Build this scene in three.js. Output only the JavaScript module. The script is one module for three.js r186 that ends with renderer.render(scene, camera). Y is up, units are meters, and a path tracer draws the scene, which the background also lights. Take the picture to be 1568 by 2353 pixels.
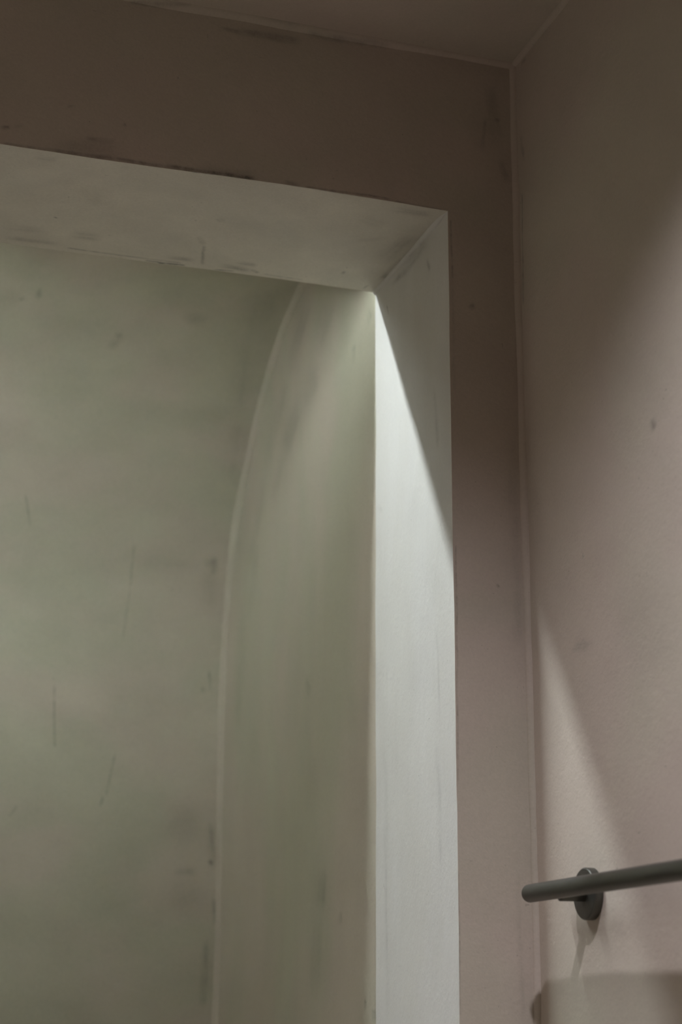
import * as THREE from 'three';
import { RectAreaLightUniformsLib } from 'three/addons/lights/RectAreaLightUniformsLib.js';
import { mergeGeometries } from 'three/addons/utils/BufferGeometryUtils.js';

// ---------------------------------------------------------------- camera, lights, exposure
RectAreaLightUniformsLib.init();
const scene = new THREE.Scene();
scene.background = new THREE.Color(0x000000);
const renderer = new THREE.WebGLRenderer({ antialias: true });
renderer.toneMapping = THREE.LinearToneMapping;
renderer.toneMappingExposure = 1.34;
renderer.shadowMap.enabled = true;

const EYE = new THREE.Vector3(0, 0.75, 0), FOCAL = 4100.525, PITCH = 0.27717, YAW = 0.31422, ROLL = -0.00434;
const heading = new THREE.Vector3(Math.sin(YAW), 0, -Math.cos(YAW)), rightward = new THREE.Vector3(Math.cos(YAW), 0, Math.sin(YAW));
const forward = heading.clone().multiplyScalar(Math.cos(PITCH)).add(new THREE.Vector3(0, Math.sin(PITCH), 0));
const upward = new THREE.Vector3(0, Math.cos(PITCH), 0).addScaledVector(heading, -Math.sin(PITCH));
const camera = new THREE.PerspectiveCamera(2 * Math.atan(1176.5 / FOCAL) * 180 / Math.PI, 1568 / 2353, 0.05, 40);
camera.position.copy(EYE);
{
  const c = Math.cos(ROLL), s = Math.sin(ROLL);
  const r = rightward.clone().multiplyScalar(c).addScaledVector(upward, -s), u = rightward.clone().multiplyScalar(s).addScaledVector(upward, c);
  camera.quaternion.setFromRotationMatrix(new THREE.Matrix4().makeBasis(r, u, forward.clone().negate()));
}
camera.focus = 3.55;
camera.userData.fStop = FSTOP();
function FSTOP() { return camera.getFocalLength() / 25; }   // an opening 25 mm wide

// the pixel (u, v) of the photograph on the plane where the coordinate `axis` has the value `value`
function pixel(u, v, axis, value) {
  const X = u - 784, Y = 1176.5 - v, c = Math.cos(-ROLL), s = Math.sin(-ROLL);
  const d = rightward.clone().multiplyScalar(X * c - Y * s).addScaledVector(upward, X * s + Y * c).addScaledVector(forward, FOCAL);
  return EYE.clone().addScaledVector(d, (value - EYE.getComponent(axis)) / d.getComponent(axis));
}

// main dimensions (metres)
const FRONT = -3.2, BACKFACE = -3.669, WALL = 1.4355, JAMB = 1.2753, CEIL = 2.7625, SOFFIT = 2.3889;
const SIDE = 1.315, VAULT_BACK = -5.18, SPRING = 1.70, RADIUS = 1.03, CROWN = SPRING + RADIUS, LIP = -3.7785, LIP_Y = 2.477;
const LEFT_JAMB = -0.62, LEFT_END = -1.9, ROOM_LEFT = -1.7, ROOM_REAR = 2.4, SHAFT_TOP = 2.595, RECESS = BACKFACE + 0.11;

// slot light above the vault lip: a long narrow diffuser that looks down and forward
const SLOT = { x0: -1.80, x1: 0.79, y: 2.568, z: -3.775, w: 0.013, tilt: 1.2, power: 492, color: new THREE.Color().setRGB(0.90, 0.99, 1.05) };
// two recessed downlights in the ceiling of the front room
const DOWN = { at: [[0.70, -1.85], [-1.20, -1.85]], power: 10.2, color: new THREE.Color().setRGB(1.0, 0.97, 1.09) };
{
  const a = new THREE.RectAreaLight(SLOT.color, SLOT.power, SLOT.x1 - SLOT.x0, SLOT.w);
  a.name = 'slot_light';
  a.position.set((SLOT.x0 + SLOT.x1) / 2, SLOT.y, SLOT.z);
  a.lookAt(a.position.x, SLOT.y - Math.cos(SLOT.tilt), SLOT.z + Math.sin(SLOT.tilt));
  scene.add(a);
  for (const [x, z] of DOWN.at) {
    const s = new THREE.SpotLight(DOWN.color, DOWN.power, 0, 1.06, 0.72, 2);
    s.name = 'ceiling_downlight_light';
    s.position.set(x, CEIL + 0.008, z);
    s.target.position.set(x, 0, z);
    s.castShadow = true; s.shadow.radius = 1.8;
    scene.add(s, s.target);
  }
}

// ---------------------------------------------------------------- noise
function hash(x, y, z, s) {
  let h = Math.imul(x, 374761393) ^ Math.imul(y, 668265263) ^ Math.imul(z, 2147483647) ^ Math.imul(s, 1274126177);
  h = Math.imul(h ^ (h >>> 13), 1274126177); h ^= h >>> 16;
  return ((h >>> 0) / 4294967295) * 2 - 1;
}
const fade = (t) => t * t * t * (t * (t * 6 - 15) + 10), mix = (a, b, t) => a + (b - a) * t;
function noise2(x, y, s) {
  const i = Math.floor(x), j = Math.floor(y), u = fade(x - i), v = fade(y - j);
  return mix(mix(hash(i, j, 0, s), hash(i + 1, j, 0, s), u), mix(hash(i, j + 1, 0, s), hash(i + 1, j + 1, 0, s), u), v);
}
function noise3(x, y, z, s) {
  const k = Math.floor(z), w = fade(z - k);
  const layer = (kk) => {
    const i = Math.floor(x), j = Math.floor(y), u = fade(x - i), v = fade(y - j);
    return mix(mix(hash(i, j, kk, s), hash(i + 1, j, kk, s), u), mix(hash(i, j + 1, kk, s), hash(i + 1, j + 1, kk, s), u), v);
  };
  return mix(layer(k), layer(k + 1), w);
}
function fbm2(x, y, s, o = 4) { let a = 0, k = 0.5; for (let i = 0; i < o; i++) { a += k * noise2(x, y, s + i * 7); x = x * 2.03 + 3.7; y = y * 2.03 + 1.9; k *= 0.5; } return a; }
const clamp01 = (t) => Math.min(1, Math.max(0, t)), smooth = (a, b, t) => { t = clamp01((t - a) / (b - a)); return t * t * (3 - 2 * t); };

// hand-laid plaster is never flat: one field moves every plaster surface, so that joints stay closed
function waver(p) {
  const { x, y, z } = p;
  const f = (s) => 0.0030 * noise3(x * 2.1, y * 2.1, z * 2.1, s) + 0.0011 * noise3(x * 7.3, y * 7.3, z * 7.3, s + 1) + 0.0004 * noise3(x * 23, y * 23, z * 23, s + 2);
  p.x += f(11); p.y += f(21); p.z += f(31);
  return p;
}

// ---------------------------------------------------------------- plaster textures
// A texture covers the rectangle [a0, a1] x [b0, b1] (metres) of a surface; marks are strokes given in those metres.
function plasterMap(w, h, rect, base, second, seed, { grain = [5, 5], amount = 0.5, mottling = 0.05, marks = [] }) {
  const [a0, a1, b0, b1] = rect, dens = new Float32Array(w * h);
  const sx = w / (a1 - a0), sy = h / (b1 - b0);
  for (const m of marks) {
    const { p, q, r, k, rough = 1 } = m, pad = r * 2.6;
    const i0 = Math.max(0, Math.floor((Math.min(p[0], q[0]) - pad - a0) * sx)), i1 = Math.min(w - 1, Math.ceil((Math.max(p[0], q[0]) + pad - a0) * sx));
    const j0 = Math.max(0, Math.floor((Math.min(p[1], q[1]) - pad - b0) * sy)), j1 = Math.min(h - 1, Math.ceil((Math.max(p[1], q[1]) + pad - b0) * sy));
    const dx = q[0] - p[0], dy = q[1] - p[1], L = Math.hypot(dx, dy) || 1e-6, ux = dx / L, uy = dy / L;
    for (let j = j0; j <= j1; j++) for (let i = i0; i <= i1; i++) {
      const a = a0 + (i + 0.5) / sx - p[0], b = b0 + (j + 0.5) / sy - p[1];
      const t = a * ux + b * uy, n = -a * uy + b * ux;
      const along = t < 0 ? -t : t > L ? t - L : 0, d = Math.hypot(along, n + rough * r * 0.45 * noise2(t / (r * 9 + 0.03), seed, 5)) / r;
      if (d > 2.6) continue;
      const streak = 0.5 + 0.5 * fbm2(t / Math.max(r * 6, 0.02), n / Math.max(r * 0.55, 0.0016), seed + 91, 3) * 1.9;
      const grit = 0.72 + 0.5 * noise2((a + 9) * 420, (b + 9) * 420, seed + 3);
      const taper = smooth(-0.6 * r, Math.min(0.35 * L, 4 * r), t) * smooth(-0.6 * r, Math.min(0.35 * L, 4 * r), L - t) || (L < r ? 1 : 0);
      const blotch = 0.62 + 0.75 * fbm2((a + 5) / (r * 2.2 + 0.006), (b + 5) / (r * 2.2 + 0.006), seed + 57, 3);
      const v = 1.5 * k * Math.exp(-d * d * 1.1) * (L < r ? 1 : taper) * mix(1, clamp01(streak), 0.6 * rough) * mix(1, grit, 0.45 * rough) * mix(1, blotch, 0.8);
      const at = j * w + i;
      dens[at] = 1 - (1 - dens[at]) * (1 - clamp01(v));
    }
  }
  const data = new Uint8Array(w * h * 4), dark = [0.055, 0.05, 0.042];
  const to8 = (l) => { l = clamp01(l); return Math.round(255 * (l <= 0.0031308 ? 12.92 * l : 1.055 * Math.pow(l, 1 / 2.4) - 0.055)); };
  for (let j = 0; j < h; j++) for (let i = 0; i < w; i++) {
    const a = a0 + (i + 0.5) / sx, b = b0 + (j + 0.5) / sy;
    const wa = a + 0.05 * noise2(a * 3, b * 3, seed + 40), wb = b + 0.05 * noise2(a * 3, b * 3, seed + 41);
    const patch = smooth(-0.45, 0.45, fbm2(wa * grain[0], wb * grain[1], seed, 4)) * amount;
    const tone = 1 + mottling * (1.3 * fbm2(wa * grain[0] * 1.7, wb * grain[1] * 1.7, seed + 13, 4) + 0.5 * noise2(a * 260, b * 260, seed + 17) + 0.35 * noise2(a * 620, b * 620, seed + 19));
    const pit = noise2(a * 150, b * 150, seed + 29) > 0.965 && noise2(a * 31, b * 31, seed + 30) > 0.2 ? 0.25 : 0;
    const k = Math.max(dens[j * w + i], pit), o = (j * w + i) * 4;
    for (let c = 0; c < 3; c++) data[o + c] = to8(mix(mix(base[c], second[c], patch) * tone, dark[c], k));
    data[o + 3] = 255;
  }
  const t = new THREE.DataTexture(data, w, h, THREE.RGBAFormat);
  t.colorSpace = THREE.SRGBColorSpace; t.magFilter = THREE.LinearFilter; t.minFilter = THREE.LinearMipmapLinearFilter; t.generateMipmaps = true;
  t.wrapS = t.wrapT = THREE.MirroredRepeatWrapping; t.needsUpdate = true;
  return t;
}
// fine trowelled relief, shared (tiles every metre)
const reliefMap = (() => {
  const n = 1024, d = new Uint8Array(n * n * 4);
  const wrap = (x, y, fx, fy, s) => {   // tileable value noise
    const X = x * fx, Y = y * fy, i = Math.floor(X), j = Math.floor(Y), u = fade(X - i), v = fade(Y - j), I = (i + 1) % fx, J = (j + 1) % fy;
    return mix(mix(hash(i, j, 0, s), hash(I, j, 0, s), u), mix(hash(i, J, 0, s), hash(I, J, 0, s), u), v);
  };
  for (let j = 0; j < n; j++) for (let i = 0; i < n; i++) {
    const x = i / n, y = j / n;
    const v = 0.5 + 0.24 * wrap(x, y, 9, 9, 1) + 0.12 * wrap(x, y, 34, 21, 2) + 0.07 * wrap(x, y, 90, 120, 3) + 0.05 * wrap(x, y, 330, 330, 4);
    const o = (j * n + i) * 4; d[o] = d[o + 1] = d[o + 2] = Math.round(255 * clamp01(v)); d[o + 3] = 255;
  }
  const t = new THREE.DataTexture(d, n, n, THREE.RGBAFormat);
  t.magFilter = THREE.LinearFilter; t.wrapS = t.wrapT = THREE.RepeatWrapping; t.needsUpdate = true;
  return t;
})();
function plaster(map, rect) {
  const bump = reliefMap.clone(); bump.repeat.set(Math.max(1, rect[1] - rect[0]), Math.max(1, rect[3] - rect[2])); bump.needsUpdate = true;
  return new THREE.MeshStandardMaterial({ map, bumpMap: bump, bumpScale: 0.0016, roughness: 0.82, metalness: 0 });
}

// plaster colours (linear): warm clay rose in the front room, bone on the reveal, olive grey in the vault
const ROSE = [0.495, 0.425, 0.352], ROSE2 = [0.47, 0.43, 0.34], BONE = [0.60, 0.585, 0.535], BONE2 = [0.55, 0.53, 0.46], OLIVE = [0.465, 0.445, 0.335], OLIVE2 = [0.505, 0.445, 0.355];

// dark strokes, trowel burn among them, placed where the photograph shows them
const stroke = (axis, value, ia, ib) => (list) => list.map(([u0, v0, u1, v1, r, k, rough]) => {
  const P = pixel(u0, v0, axis, value).toArray(), Q = pixel(u1, v1, axis, value).toArray();
  return { p: [P[ia], P[ib]], q: [Q[ia], Q[ib]], r, k, rough };
});
const frontMarks = stroke(2, FRONT, 0, 1)([
  [0, 328, 130, 345, 0.004, 0.35], [110, 343, 270, 364, 0.005, 0.55], [190, 318, 270, 322, 0.006, 0.4], [120, 335, 300, 345, 0.018, 0.22], [260, 362, 420, 388, 0.004, 0.55],
  [380, 380, 590, 416, 0.005, 0.7], [445, 388, 600, 408, 0.012, 0.35], [650, 422, 690, 430, 0.007, 0.5], [700, 432, 900, 458, 0.0025, 0.45], [880, 458, 1020, 482, 0.002, 0.4],
  [0, 291, 26, 292, 0.004, 0.6], [60, 286, 30, 292, 0.004, 0.2], [500, 62, 560, 75, 0.005, 0.5], [540, 70, 700, 92, 0.009, 0.4], [600, 45, 690, 60, 0.012, 0.3], [700, 75, 900, 108, 0.006, 0.3],
  [290, 5, 440, 18, 0.004, 0.35], [285, 283, 291, 290, 0.003, 0.35], [155, 244, 178, 242, 0.003, 0.3], [1118, 265, 1112, 350, 0.004, 0.3], [1140, 270, 1150, 276, 0.004, 0.5],
  [1130, 180, 1150, 340, 0.016, 0.28], [1085, 300, 1130, 300, 0.03, 0.16], [1150, 360, 1172, 420, 0.008, 0.3], [1080, 706, 1094, 698, 0.006, 0.42], [1041, 600, 1046, 900, 0.0035, 0.14],
  [1048, 1250, 1052, 1800, 0.002, 0.35], [1052, 2000, 1056, 2340, 0.0025, 0.4], [1144, 1346, 1146, 1348, 0.003, 0.4], [1190, 2000, 1200, 2353, 0.006, 0.12], [1180, 1000, 1190, 1500, 0.01, 0.14],
  [1038, 500, 1042, 640, 0.002, 0.4],
]);
const rightMarks = stroke(0, WALL, 2, 1)([
  [1500, 962, 1508, 985, 0.009, 0.4, 0.5], [1340, 1277, 1344, 1278, 0.0045, 0.45, 0.5], [1310, 1490, 1370, 1478, 0.009, 0.22], [1330, 1460, 1355, 1470, 0.02, 0.13], [1288, 1932, 1290, 1934, 0.003, 0.35, 0.5],
  [1380, 485, 1390, 490, 0.012, 0.12], [1200, 300, 1206, 370, 0.006, 0.35], [1206, 400, 1240, 420, 0.03, 0.1],
  [1202, 440, 1206, 700, 0.0022, 0.45, 0.6], [1206, 960, 1210, 1210, 0.0018, 0.5, 0.4], [1200, 140, 1212, 130, 0.005, 0.4], [1450, 1500, 1568, 1450, 0.05, 0.06],
]);
const soffitMarks = stroke(1, SOFFIT, 0, 2)([
  [0, 545, 150, 562, 0.010, 0.30], [0, 520, 110, 530, 0.02, 0.14], [150, 570, 420, 608, 0.003, 0.5], [380, 592, 450, 601, 0.010, 0.35], [330, 600, 425, 612, 0.0022, 0.75, 0.6], [360, 606, 425, 612, 0.0018, 0.9, 0.6],
  [455, 545, 468, 565, 0.007, 0.3], [468, 565, 465, 612, 0.004, 0.45], [500, 505, 510, 512, 0.008, 0.22], [500, 612, 580, 624, 0.012, 0.42], [540, 604, 590, 614, 0.010, 0.34], [575, 622, 594, 630, 0.005, 0.5],
  [488, 622, 540, 626, 0.002, 0.7, 0.6], [600, 632, 700, 646, 0.003, 0.3], [785, 632, 792, 624, 0.004, 0.5], [835, 665, 848, 655, 0.003, 0.4], [165, 540, 230, 548, 0.022, 0.22], [85, 360, 130, 366, 0.01, 0.24],
  [128, 499, 130, 500, 0.003, 0.45, 0.4], [449, 508, 451, 509, 0.002, 0.5, 0.4], [440, 476, 442, 477, 0.002, 0.4, 0.4], [870, 650, 985, 535, 0.010, 0.45], [880, 600, 960, 525, 0.022, 0.24], [890, 480, 1010, 492, 0.014, 0.22],
  [900, 545, 800, 560, 0.008, 0.12], [835, 505, 880, 518, 0.02, 0.14], [440, 396, 600, 418, 0.0018, 0.45, 0.8], [660, 428, 900, 464, 0.002, 0.35, 0.8], [700, 655, 850, 672, 0.003, 0.2], [205, 425, 225, 470, 0.02, 0.12],
]);
const jambMarks = stroke(0, JAMB, 2, 1)([
  [985, 590, 992, 620, 0.006, 0.5], [975, 575, 900, 655, 0.008, 0.3], [890, 700, 894, 722, 0.0016, 0.7, 0.3], [1000, 880, 1008, 1040, 0.009, 0.16, 0.5], [930, 600, 990, 560, 0.012, 0.2], [1002, 1440, 1012, 1660, 0.006, 0.12],
  [1005, 1700, 1012, 2000, 0.010, 0.12], [885, 1700, 892, 2350, 0.012, 0.08], [868, 1160, 880, 1172, 0.006, 0.14], [884, 1900, 890, 2200, 0.007, 0.10],
]);
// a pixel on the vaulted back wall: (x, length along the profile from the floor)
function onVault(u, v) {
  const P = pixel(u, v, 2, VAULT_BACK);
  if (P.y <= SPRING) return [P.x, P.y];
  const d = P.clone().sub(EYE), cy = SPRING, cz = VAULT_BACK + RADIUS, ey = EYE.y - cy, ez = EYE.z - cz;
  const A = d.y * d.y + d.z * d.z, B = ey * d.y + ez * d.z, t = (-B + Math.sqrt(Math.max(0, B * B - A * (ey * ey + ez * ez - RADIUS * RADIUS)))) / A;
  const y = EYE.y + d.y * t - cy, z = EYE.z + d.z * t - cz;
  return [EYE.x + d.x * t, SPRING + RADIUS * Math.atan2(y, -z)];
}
const vaultMarks = ((list) => list.map(([u0, v0, u1, v1, r, k, rough]) => ({ p: onVault(u0, v0), q: onVault(u1, v1), r, k, rough })))([  // the broad strokes darken the back wall along its curved corner
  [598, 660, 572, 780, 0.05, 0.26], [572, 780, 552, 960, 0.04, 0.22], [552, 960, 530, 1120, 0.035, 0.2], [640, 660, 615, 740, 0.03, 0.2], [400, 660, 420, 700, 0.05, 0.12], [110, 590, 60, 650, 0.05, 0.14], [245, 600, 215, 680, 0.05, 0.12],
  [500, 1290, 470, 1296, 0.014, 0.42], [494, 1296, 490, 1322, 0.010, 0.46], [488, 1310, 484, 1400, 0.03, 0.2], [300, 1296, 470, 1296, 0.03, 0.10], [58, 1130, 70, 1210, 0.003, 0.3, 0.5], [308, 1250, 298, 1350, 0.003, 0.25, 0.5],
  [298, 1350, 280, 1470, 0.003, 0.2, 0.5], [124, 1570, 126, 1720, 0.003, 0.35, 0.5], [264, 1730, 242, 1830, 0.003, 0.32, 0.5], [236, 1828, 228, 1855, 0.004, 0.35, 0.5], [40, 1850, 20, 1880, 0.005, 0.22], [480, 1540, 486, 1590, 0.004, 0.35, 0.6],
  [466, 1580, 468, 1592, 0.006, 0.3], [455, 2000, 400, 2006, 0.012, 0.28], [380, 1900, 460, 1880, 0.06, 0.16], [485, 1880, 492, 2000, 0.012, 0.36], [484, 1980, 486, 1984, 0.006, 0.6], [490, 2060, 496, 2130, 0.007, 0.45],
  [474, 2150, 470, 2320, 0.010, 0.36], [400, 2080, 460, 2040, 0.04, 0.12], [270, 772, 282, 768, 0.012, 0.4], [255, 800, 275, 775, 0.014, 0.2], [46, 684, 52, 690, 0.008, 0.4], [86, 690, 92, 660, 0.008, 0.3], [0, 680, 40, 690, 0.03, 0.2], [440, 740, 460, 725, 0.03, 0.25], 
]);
const sideMarks = stroke(0, SIDE, 2, 1)([  // broad strokes make a darker band that follows the vault curve
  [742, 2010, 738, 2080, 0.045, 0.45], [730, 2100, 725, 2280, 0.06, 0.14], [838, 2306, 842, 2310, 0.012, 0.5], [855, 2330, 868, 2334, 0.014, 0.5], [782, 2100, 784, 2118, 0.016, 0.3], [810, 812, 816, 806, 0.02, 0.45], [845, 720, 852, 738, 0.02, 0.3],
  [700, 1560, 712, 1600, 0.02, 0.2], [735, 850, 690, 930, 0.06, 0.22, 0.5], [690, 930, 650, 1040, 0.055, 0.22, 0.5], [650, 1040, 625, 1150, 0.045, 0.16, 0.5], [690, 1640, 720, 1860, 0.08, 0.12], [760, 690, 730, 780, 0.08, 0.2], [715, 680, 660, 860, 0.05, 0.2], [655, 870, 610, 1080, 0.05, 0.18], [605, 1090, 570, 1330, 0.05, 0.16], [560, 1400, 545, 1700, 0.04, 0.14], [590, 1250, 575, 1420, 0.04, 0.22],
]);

const rects = { front: [0.2, 1.5, 0.6, 2.85], right: [-3.3, -2.2, 0.6, 2.85], soffit: [0.2, 1.35, BACKFACE, FRONT], jamb: [BACKFACE, FRONT, 0.6, 2.45], vault: [0.4, 1.4, 0.6, 3.2], side: [-5.3, -3.6, 0.6, 2.9], ceil: [0.2, 1.5, -3.3, -2.3] };
const M = {
  front: plaster(plasterMap(900, 1560, rects.front, ROSE, ROSE2, 101, { grain: [3.5, 3.5], amount: 0.8, mottling: 0.06, marks: frontMarks }), rects.front),
  right: plaster(plasterMap(760, 1560, rects.right, ROSE, ROSE2, 202, { grain: [3, 3], amount: 0.8, mottling: 0.05, marks: rightMarks }), rects.right),
  soffit: plaster(plasterMap(1600, 656, rects.soffit, [0.67, 0.63, 0.53], [0.61, 0.58, 0.49], 303, { grain: [6, 8], amount: 0.7, mottling: 0.06, marks: soffitMarks }), rects.soffit),
  jamb: plaster(plasterMap(512, 2020, rects.jamb, BONE, BONE2, 404, { grain: [9, 2], amount: 0.35, mottling: 0.025, marks: jambMarks }), rects.jamb),
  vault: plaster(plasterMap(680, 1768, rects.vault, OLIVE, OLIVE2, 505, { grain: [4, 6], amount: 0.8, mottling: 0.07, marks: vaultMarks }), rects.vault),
  side: plaster(plasterMap(1080, 1460, rects.side, OLIVE, OLIVE2, 606, { grain: [4.5, 1.8], amount: 0.9, mottling: 0.055, marks: sideMarks }), rects.side),
  ceil: plaster(plasterMap(700, 540, rects.ceil, ROSE, ROSE2, 707, { grain: [4, 4], amount: 0.8, mottling: 0.06 }), rects.ceil),
  white: new THREE.MeshStandardMaterial({ color: new THREE.Color().setRGB(0.84, 0.84, 0.82), roughness: 0.9 }),
  raw: new THREE.MeshStandardMaterial({ color: new THREE.Color().setRGB(0.40, 0.395, 0.38), roughness: 0.95 }),  // tone of the added slot lid, dulled to cut its bounce
  floor: new THREE.MeshStandardMaterial({ color: new THREE.Color().setRGB(0.21, 0.182, 0.146), roughness: 0.7 }),
};

// ---------------------------------------------------------------- geometry helpers
const V = (x, y, z) => new THREE.Vector3(x, y, z);
function uvOf(p, rect, ia, ib) { const a = p.toArray(); return [(a[ia] - rect[0]) / (rect[1] - rect[0]), (a[ib] - rect[2]) / (rect[3] - rect[2])]; }
// a surface from f(s, t), s and t in 0..1, moved by the plaster field unless flat
function patch(f, ns, nt, uv, { flat = false, flip = false } = {}) {
  const pos = [], uvs = [], idx = [];
  for (let j = 0; j <= nt; j++) for (let i = 0; i <= ns; i++) {
    const p = f(i / ns, j / nt), q = uv(p);
    if (!flat) waver(p);
    pos.push(p.x, p.y, p.z); uvs.push(q[0], q[1]);
  }
  for (let j = 0; j < nt; j++) for (let i = 0; i < ns; i++) {
    const a = j * (ns + 1) + i, b = a + 1, c = a + ns + 1, d = c + 1;
    if (flip) idx.push(a, c, b, b, c, d); else idx.push(a, b, c, b, d, c);
  }
  const g = new THREE.BufferGeometry();
  g.setAttribute('position', new THREE.Float32BufferAttribute(pos, 3));
  g.setAttribute('uv', new THREE.Float32BufferAttribute(uvs, 2));
  g.setIndex(idx); g.computeVertexNormals();
  return g;
}
// a plane patch from corner o along a and b; the normal is a x b
const quad = (o, a, b, step, uv, opt) => patch((s, t) => o.clone().addScaledVector(a, s).addScaledVector(b, t), Math.max(1, Math.round(a.length() / step)), Math.max(1, Math.round(b.length() / step)), uv, opt);
function add(name, geometry, material, parent = scene) {
  const m = new THREE.Mesh(geometry, material);
  m.name = name; m.castShadow = m.receiveShadow = true;
  parent.add(m);
  return m;
}
function structure(name, geometries, material, label, category) {
  const list = Array.isArray(geometries) ? geometries : [geometries];
  const many = Array.isArray(material);
  const m = add(name, list.length > 1 || many ? mergeGeometries(list, many) : list[0], material);
  m.userData = { kind: 'structure', label, category };
  return m;
}
const slab = (x0, x1, y0, y1, z0, z1) => new THREE.BoxGeometry(x1 - x0, y1 - y0, z1 - z0).translate((x0 + x1) / 2, (y0 + y1) / 2, (z0 + z1) / 2);
const STEP = 0.02;

// ---------------------------------------------------------------- the front room
{
  // front wall: one thick plaster wall with the tall opening; rose face, bone-coloured reveal, plain back
  const uF = (p) => uvOf(p, rects.front, 0, 1), uS = (p) => uvOf(p, rects.soffit, 0, 2), uJ = (p) => uvOf(p, rects.jamb, 2, 1);
  const X = V(1, 0, 0), Y = V(0, 1, 0), Z = V(0, 0, 1), top = CEIL + 0.05, right = WALL + 0.05;
  const depth = FRONT - BACKFACE;
  const faces = [
    quad(V(LEFT_JAMB, SOFFIT, FRONT), X.clone().multiplyScalar(JAMB - LEFT_JAMB), Y.clone().multiplyScalar(top - SOFFIT), STEP, uF),
    quad(V(JAMB, 0, FRONT), X.clone().multiplyScalar(right - JAMB), Y.clone().multiplyScalar(SOFFIT), STEP, uF),
    quad(V(JAMB, SOFFIT, FRONT), X.clone().multiplyScalar(right - JAMB), Y.clone().multiplyScalar(top - SOFFIT), STEP, uF),
    quad(V(ROOM_LEFT - 0.05, 0, FRONT), X.clone().multiplyScalar(LEFT_JAMB - ROOM_LEFT + 0.05), Y.clone().multiplyScalar(top), 0.1, uF),
  ];
  const reveal = [
    quad(V(LEFT_JAMB, SOFFIT, BACKFACE), X.clone().multiplyScalar(JAMB - LEFT_JAMB), Z.clone().multiplyScalar(depth), STEP, uS),
  ];
  const jambs = [
    quad(V(JAMB, 0, BACKFACE), Z.clone().multiplyScalar(depth), Y.clone().multiplyScalar(SOFFIT), STEP, uJ, { flip: true }),
    quad(V(LEFT_JAMB, 0, BACKFACE), Z.clone().multiplyScalar(depth), Y.clone().multiplyScalar(SOFFIT), 0.05, uJ),
  ];
  // behind the opening the wall steps back above a thin lip, an unseen shape added to keep bounce off the lower vault
  const back = [
    quad(V(LEFT_END - 0.05, SOFFIT, BACKFACE), X.clone().multiplyScalar(JAMB - LEFT_END + 0.05), Y.clone().multiplyScalar(0.022), 0.022, uF, { flip: true }),
    quad(V(LEFT_END - 0.05, SOFFIT + 0.022, BACKFACE), X.clone().multiplyScalar(JAMB - LEFT_END + 0.05), V(0, 0, RECESS - BACKFACE), 0.022, uF, { flip: true }),
    quad(V(LEFT_END - 0.05, SOFFIT + 0.022, RECESS), X.clone().multiplyScalar(JAMB - LEFT_END + 0.05), Y.clone().multiplyScalar(top - SOFFIT - 0.022), 0.022, uF, { flip: true }),
    quad(V(JAMB, 0, BACKFACE), X.clone().multiplyScalar(right - JAMB), Y.clone().multiplyScalar(top), 0.03, uF, { flip: true }),
    quad(V(JAMB, SOFFIT, BACKFACE), V(0, 0, RECESS - BACKFACE), Y.clone().multiplyScalar(top - SOFFIT), 0.03, uF, { flip: true }),
    quad(V(LEFT_END - 0.05, 0, BACKFACE), X.clone().multiplyScalar(LEFT_JAMB - LEFT_END + 0.05), Y.clone().multiplyScalar(SOFFIT), 0.1, uF, { flip: true }),
    slab(ROOM_LEFT - 0.05, right, top - 0.02, top + 0.02, RECESS, FRONT),
  ];
  // a crease just inside the edges hides nothing: the patches share their border points
  structure('wall_front', [mergeGeometries(faces), mergeGeometries(reveal), mergeGeometries(jambs), mergeGeometries(back)], [M.front, M.soffit, M.jamb, M.white], 'rose-brown plaster wall with a tall bone-white opening', 'wall');
}
structure('wall_right', [quad(V(WALL, 0, FRONT - 0.05), V(0, 0, ROOM_REAR - FRONT + 0.05), V(0, CEIL + 0.05, 0), 0.03, (p) => uvOf(p, rects.right, 2, 1), { flip: true }), slab(WALL + 0.02, WALL + 0.14, 0, CEIL + 0.1, FRONT - 0.05, ROOM_REAR)], M.right, 'rose-brown plaster wall carrying the handrail', 'wall');
structure('wall_left', slab(ROOM_LEFT - 0.12, ROOM_LEFT, 0, CEIL + 0.1, FRONT - 0.05, ROOM_REAR), M.ceil, 'rose plaster wall beside the room', 'wall');
structure('wall_rear', slab(ROOM_LEFT - 0.12, WALL + 0.14, 0, CEIL + 0.1, ROOM_REAR, ROOM_REAR + 0.12), M.ceil, 'rose plaster wall closing the room', 'wall');
structure('floor', slab(ROOM_LEFT - 0.12, WALL + 0.14, -0.12, 0, VAULT_BACK - 0.2, ROOM_REAR + 0.12), M.floor, 'warm grey floor', 'floor');
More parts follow.
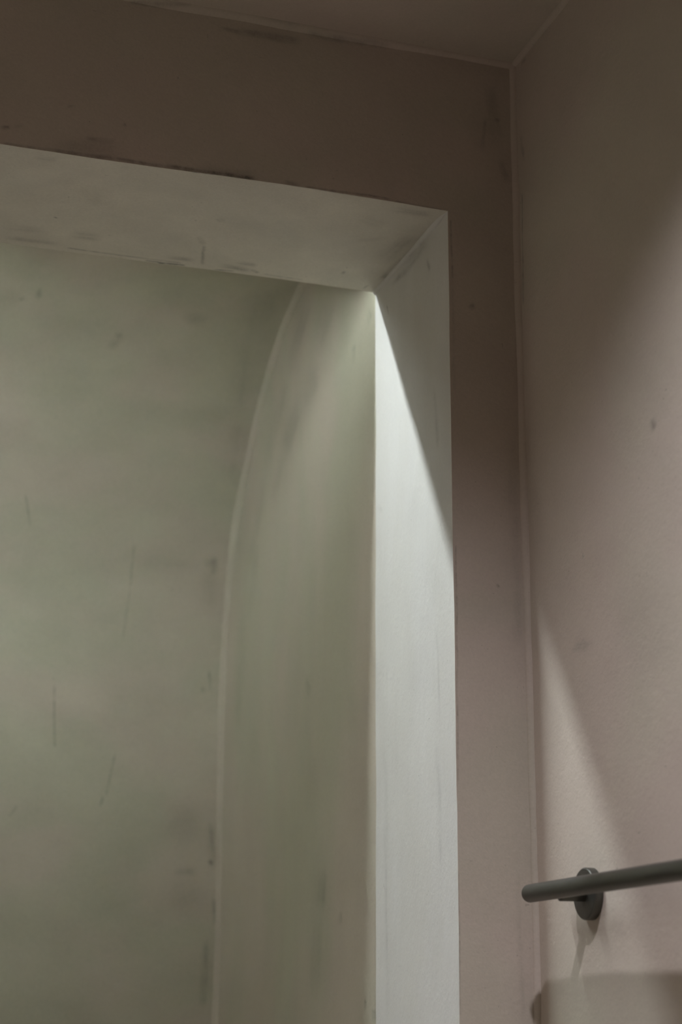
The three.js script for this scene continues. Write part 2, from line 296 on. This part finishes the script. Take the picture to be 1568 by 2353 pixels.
{
  const HOLE = 0.052, uC = (p) => uvOf(p, rects.ceil, 0, 2), z1 = -2.4;
  const near = quad(V(ROOM_LEFT - 0.05, CEIL, FRONT - 0.05), V(WALL + 0.1 - ROOM_LEFT, 0, 0), V(0, 0, z1 - FRONT + 0.05), 0.03, uC);
  const lid = slab(ROOM_LEFT - 0.05, WALL + 0.05, CEIL + 0.01, CEIL + 0.1, FRONT - 0.01, z1);
  const s = new THREE.Shape([[ROOM_LEFT - 0.05, -z1], [WALL + 0.05, -z1], [WALL + 0.05, -ROOM_REAR - 0.05], [ROOM_LEFT - 0.05, -ROOM_REAR - 0.05]].map(([x, y]) => new THREE.Vector2(x, y)));
  for (const [x, z] of DOWN.at) s.holes.push(new THREE.Path().absarc(x, -z, HOLE, 0, Math.PI * 2, true));
  const far = new THREE.ExtrudeGeometry(s, { depth: 0.1, bevelEnabled: false, curveSegments: 48 });
  far.rotateX(-Math.PI / 2).translate(0, CEIL, 0);
  const a = far.attributes.position, uv = [];
  for (let i = 0; i < a.count; i++) uv.push(...uC(V(a.getX(i), a.getY(i), a.getZ(i))));
  far.setAttribute('uv', new THREE.Float32BufferAttribute(uv, 2));
  structure('ceiling', [near.toNonIndexed(), lid.toNonIndexed(), far], M.ceil, 'dark rose-brown plaster ceiling', 'ceiling');
}

// ---------------------------------------------------------------- the vaulted space behind the opening
const profile = [];       // (y, z) up the back wall, over the vault and along the flat crown to the lip of the light slot
for (let i = 0; i <= 60; i++) profile.push([SPRING * i / 60, VAULT_BACK]);
for (let i = 1; i <= 70; i++) { const a = i / 70 * Math.PI / 2; profile.push([SPRING + RADIUS * Math.sin(a), VAULT_BACK + RADIUS * (1 - Math.cos(a))]); }
const crownZ = VAULT_BACK + RADIUS;
for (let i = 1; i <= 10; i++) profile.push([CROWN - 0.006 * i / 10, crownZ + (LIP - crownZ) * i / 10]);
const length = [0]; for (let i = 1; i < profile.length; i++) length.push(length[i - 1] + Math.hypot(profile[i][0] - profile[i - 1][0], profile[i][1] - profile[i - 1][1]));
{
  const n = profile.length - 1, at = (t) => { const k = Math.min(n, Math.round(t * n)); return [profile[k], length[k]]; };
  const uV = (p, t) => [(p.x - rects.vault[0]) / (rects.vault[1] - rects.vault[0]), (at(t)[1] - rects.vault[2]) / (rects.vault[3] - rects.vault[2])];
  let tt = 0;
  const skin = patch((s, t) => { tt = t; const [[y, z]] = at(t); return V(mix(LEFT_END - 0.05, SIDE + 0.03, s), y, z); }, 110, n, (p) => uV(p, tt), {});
  // slower undulation of the thrown coats across the vault
  const pa = skin.attributes.position;
  for (let i = 0; i < pa.count; i++) { const x = pa.getX(i), y = pa.getY(i); pa.setZ(i, pa.getZ(i) + 0.004 * noise2(x * 1.3, y * 5.5, 77) + 0.0025 * noise2(x * 4.1, y * 3.3, 78)); }
  skin.computeVertexNormals();
  const outer = patch((s, t) => { const k = Math.min(n, Math.round(t * n)), [y, z] = profile[k]; return V(mix(LEFT_END - 0.05, SIDE + 0.03, s), y + (k > 60 ? 0.1 * Math.min(1, (k - 60) / 70) : 0), z - (k < 131 ? 0.1 : 0)); }, 1, n, () => [0, 0], { flat: true, flip: true });
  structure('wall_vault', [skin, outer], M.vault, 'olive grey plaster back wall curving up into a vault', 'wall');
}
structure('wall_side', [quad(V(SIDE, 0, VAULT_BACK - 0.1), V(0, 0, BACKFACE - VAULT_BACK + 0.15), V(0, CROWN + 0.15, 0), 0.03, (p) => uvOf(p, rects.side, 2, 1), { flip: true }), slab(SIDE + 0.02, SIDE + 0.16, 0, CROWN + 0.15, VAULT_BACK - 0.1, BACKFACE - 0.01)], M.side, 'olive plaster side wall under the vault', 'wall');
structure('wall_end', slab(LEFT_END - 0.12, LEFT_END, 0, CROWN + 0.15, VAULT_BACK - 0.1, BACKFACE + 0.02), M.side, 'olive plaster wall at the end of the vault', 'wall');
structure('ceiling_001', slab(LEFT_END - 0.1, SIDE + 0.1, SHAFT_TOP, SHAFT_TOP + 0.06, LIP - 0.02, RECESS + 0.02), M.raw, 'added grey lid over the light slot that dims the lower vault', 'ceiling');  // unseen lid added above the slot; its grey dims the lower vault
structure('trim_6', slab(LEFT_END - 0.1, SIDE + 0.1, LIP_Y, CROWN + 0.06, LIP - 0.04, LIP), M.white, 'added white baffle that shades the upper vault from the slot', 'trim');  // unseen baffle, added to hold the slot bounce off the upper vault

// ---------------------------------------------------------------- plaster fillets in the corners
// a narrow rounded bead swept along a line of points; `a` and `b` point along the two surfaces it joins
function fillet(points, a, b, width, uv, seed, taper = 0) {
  const n = points.length - 1, cum = [0];
  for (let i = 1; i <= n; i++) cum.push(cum[i - 1] + points[i].distanceTo(points[i - 1]));
  return patch((s, t) => {
    const k = Math.round(t * n), w = width * (1 - taper * smooth(0.9, 1, t)) * (1 + 0.22 * noise2(cum[k] * 4, 0.5, seed) + 0.06 * noise2(cum[k] * 23, 0.5, seed + 1));
    const A = typeof a === 'function' ? a(k) : a, B = typeof b === 'function' ? b(k) : b;
    const g = Math.max(0, s * 1.2 - 0.1), wa = w * (1 - s), wb = w * s, bulge = 0.10 * w * Math.sin(Math.PI * s);
    return points[k].clone().addScaledVector(A, wa + bulge - (s > 0.999 ? 0.003 : 0)).addScaledVector(B, wb + bulge - (s < 0.001 ? 0.003 : 0));
  }, 6, n, uv, {});
}
const line = (p, q, n) => Array.from({ length: n + 1 }, (_, i) => p.clone().lerp(q, i / n));
structure('trim_1', fillet(line(V(WALL, 0, FRONT), V(WALL, CEIL, FRONT), 140), V(-1, 0, 0), V(0, 0, 1), 0.0115, (p) => uvOf(p, rects.front, 0, 1), 61), M.front, 'plaster fillet in the corner beside the opening', 'trim');
structure('trim_2', fillet(line(V(ROOM_LEFT, CEIL, FRONT), V(WALL, CEIL, FRONT), 180), V(0, -1, 0), V(0, 0, 1), 0.013, (p) => uvOf(p, rects.front, 0, 1), 62), M.front, 'plaster fillet between ceiling and front wall', 'trim');
structure('trim_3', fillet(line(V(WALL, CEIL, FRONT), V(WALL, CEIL, ROOM_REAR), 180), V(-1, 0, 0), V(0, -1, 0), 0.010, (p) => uvOf(p, rects.right, 2, 1), 63), M.right, 'plaster fillet between ceiling and right wall', 'trim');
structure('trim_4', fillet(line(V(JAMB, SOFFIT, BACKFACE), V(JAMB, SOFFIT, FRONT), 50), V(-1, 0, 0), V(0, -1, 0), 0.0085, (p) => uvOf(p, rects.jamb, 2, 1), 64, 0.95), M.jamb, 'plaster fillet between soffit and jamb', 'trim');
{
  const pts = profile.map(([y, z]) => V(SIDE, y, z)), n = pts.length - 1;
  const inward = (k) => { const d = pts[Math.min(n, k + 1)].clone().sub(pts[Math.max(0, k - 1)]).normalize(); return V(0, -d.z, d.y); };
  structure('trim_5', fillet(pts, V(-1, 0, 0), inward, 0.016, (p) => uvOf(p, rects.side, 2, 1), 65), M.side, 'plaster fillet following the curve of the vault', 'trim');
}

// ---------------------------------------------------------------- handrail
const steel = new THREE.MeshStandardMaterial({ color: new THREE.Color().setRGB(0.115, 0.113, 0.098), metalness: 0.85, roughness: 0.40 });
{
  const rail = new THREE.Group();
  rail.name = 'handrail';
  const axisY = 0.9734, axisX = WALL - 0.075, R = 0.0165, endZ = -3.066;
  rail.position.set(axisX, axisY, endZ);
  rail.userData = { label: 'dark olive metal handrail with rounded end mounted on the right wall', category: 'handrail' };
  scene.add(rail);
  // tube with a softly rounded end, lathed about its own axis
  const pts = [new THREE.Vector2(0, 0)];
  for (let i = 1; i <= 8; i++) { const a = i / 8 * Math.PI / 2; pts.push(new THREE.Vector2(R - 0.009 + 0.009 * Math.sin(a), 0.009 * (1 - Math.cos(a)))); }
  for (let i = 1; i <= 30; i++) pts.push(new THREE.Vector2(R, 0.009 + 2.4 * i / 30));
  pts.push(new THREE.Vector2(0, 2.409));
  add('rail', new THREE.LatheGeometry(pts, 40).rotateX(Math.PI / 2), steel, rail);
  for (const dz of [0.118, 1.5]) {
    const bracket = new THREE.Group(); bracket.name = 'bracket'; bracket.position.set(0.075, -0.006, dz); rail.add(bracket);
    const t = 0.020, r = 0.046;
    const disc = [[0, 0], [r - 0.002, 0], [r, 0.002], [r, t - 0.003], [r - 0.003, t], [0, t]].map(([x, y]) => new THREE.Vector2(x, y));
    add('rosette', new THREE.LatheGeometry(disc, 56).rotateZ(Math.PI / 2), steel, bracket);
    const arm = [[0, t - 0.001], [0.014, t - 0.001], [0.014, 0.066], [0, 0.066]].map(([x, y]) => new THREE.Vector2(x, y));
    add('arm', new THREE.LatheGeometry(arm, 32).rotateZ(Math.PI / 2), steel, bracket);
  }
}

// ---------------------------------------------------------------- lamps (both outside the picture)
{
  const g = new THREE.Group(); g.name = 'light_strip';
  g.position.set((SLOT.x0 + SLOT.x1) / 2, SLOT.y, SLOT.z);
  g.userData = { label: 'slim white light strip hidden in the slot above the opening', category: 'light strip' };
  scene.add(g);
  const L = SLOT.x1 - SLOT.x0, glow = new THREE.MeshStandardMaterial({ color: 0xffffff, emissive: SLOT.color, emissiveIntensity: 4, roughness: 0.5 });
  const tray = new THREE.MeshStandardMaterial({ color: 0xcfcfcb, roughness: 0.5 });
  const back = V(0, Math.cos(SLOT.tilt), -Math.sin(SLOT.tilt));
  const box = (w, h, d, k) => new THREE.BoxGeometry(w, h, d).rotateX(-(Math.PI / 2 - SLOT.tilt) * -1 + 0).translate(back.x * k, back.y * k, back.z * k);
  const lens = add('light_diffuser', box(L, SLOT.w, 0.001, 0.0015), glow, g);
  add('housing', box(L + 0.01, SLOT.w + 0.002, 0.004, 0.0045), tray, g);
}
const fitting = new THREE.Group();
{
  fitting.name = 'ceiling_downlight';
  fitting.position.set(DOWN.at[0][0], CEIL, DOWN.at[0][1]);
  fitting.userData = { label: 'small round ceiling downlight over the near end of the handrail', category: 'downlight', group: 'ceiling downlights of the front room' };
  scene.add(fitting);
  const white = new THREE.MeshStandardMaterial({ color: 0xd8d2c8, roughness: 0.5 });
  const ring = [[0.045, 0.03], [0.045, 0], [0.062, -0.001], [0.062, -0.004], [0.047, -0.006], [0.044, -0.004], [0.043, 0.03]].map(([x, y]) => new THREE.Vector2(x, y));
  add('bezel', new THREE.LatheGeometry(ring, 48), white, fitting);
  add('lamp_lens', new THREE.CylinderGeometry(0.044, 0.044, 0.004, 48).translate(0, 0.026, 0), new THREE.MeshStandardMaterial({ color: 0xffffff, emissive: DOWN.color, emissiveIntensity: 3 }), fitting);
  add('housing', new THREE.CylinderGeometry(0.046, 0.046, 0.06, 48).translate(0, 0.06, 0), white, fitting);
  for (let i = 1; i < DOWN.at.length; i++) {
    const other = fitting.clone(); other.name = `ceiling_downlight_00${i}`; other.position.set(DOWN.at[i][0], CEIL, DOWN.at[i][1]);
    other.userData = { ...fitting.userData, label: 'small round ceiling downlight beside the wall opposite the handrail' };
    scene.add(other);
  }
}

renderer.render(scene, camera);
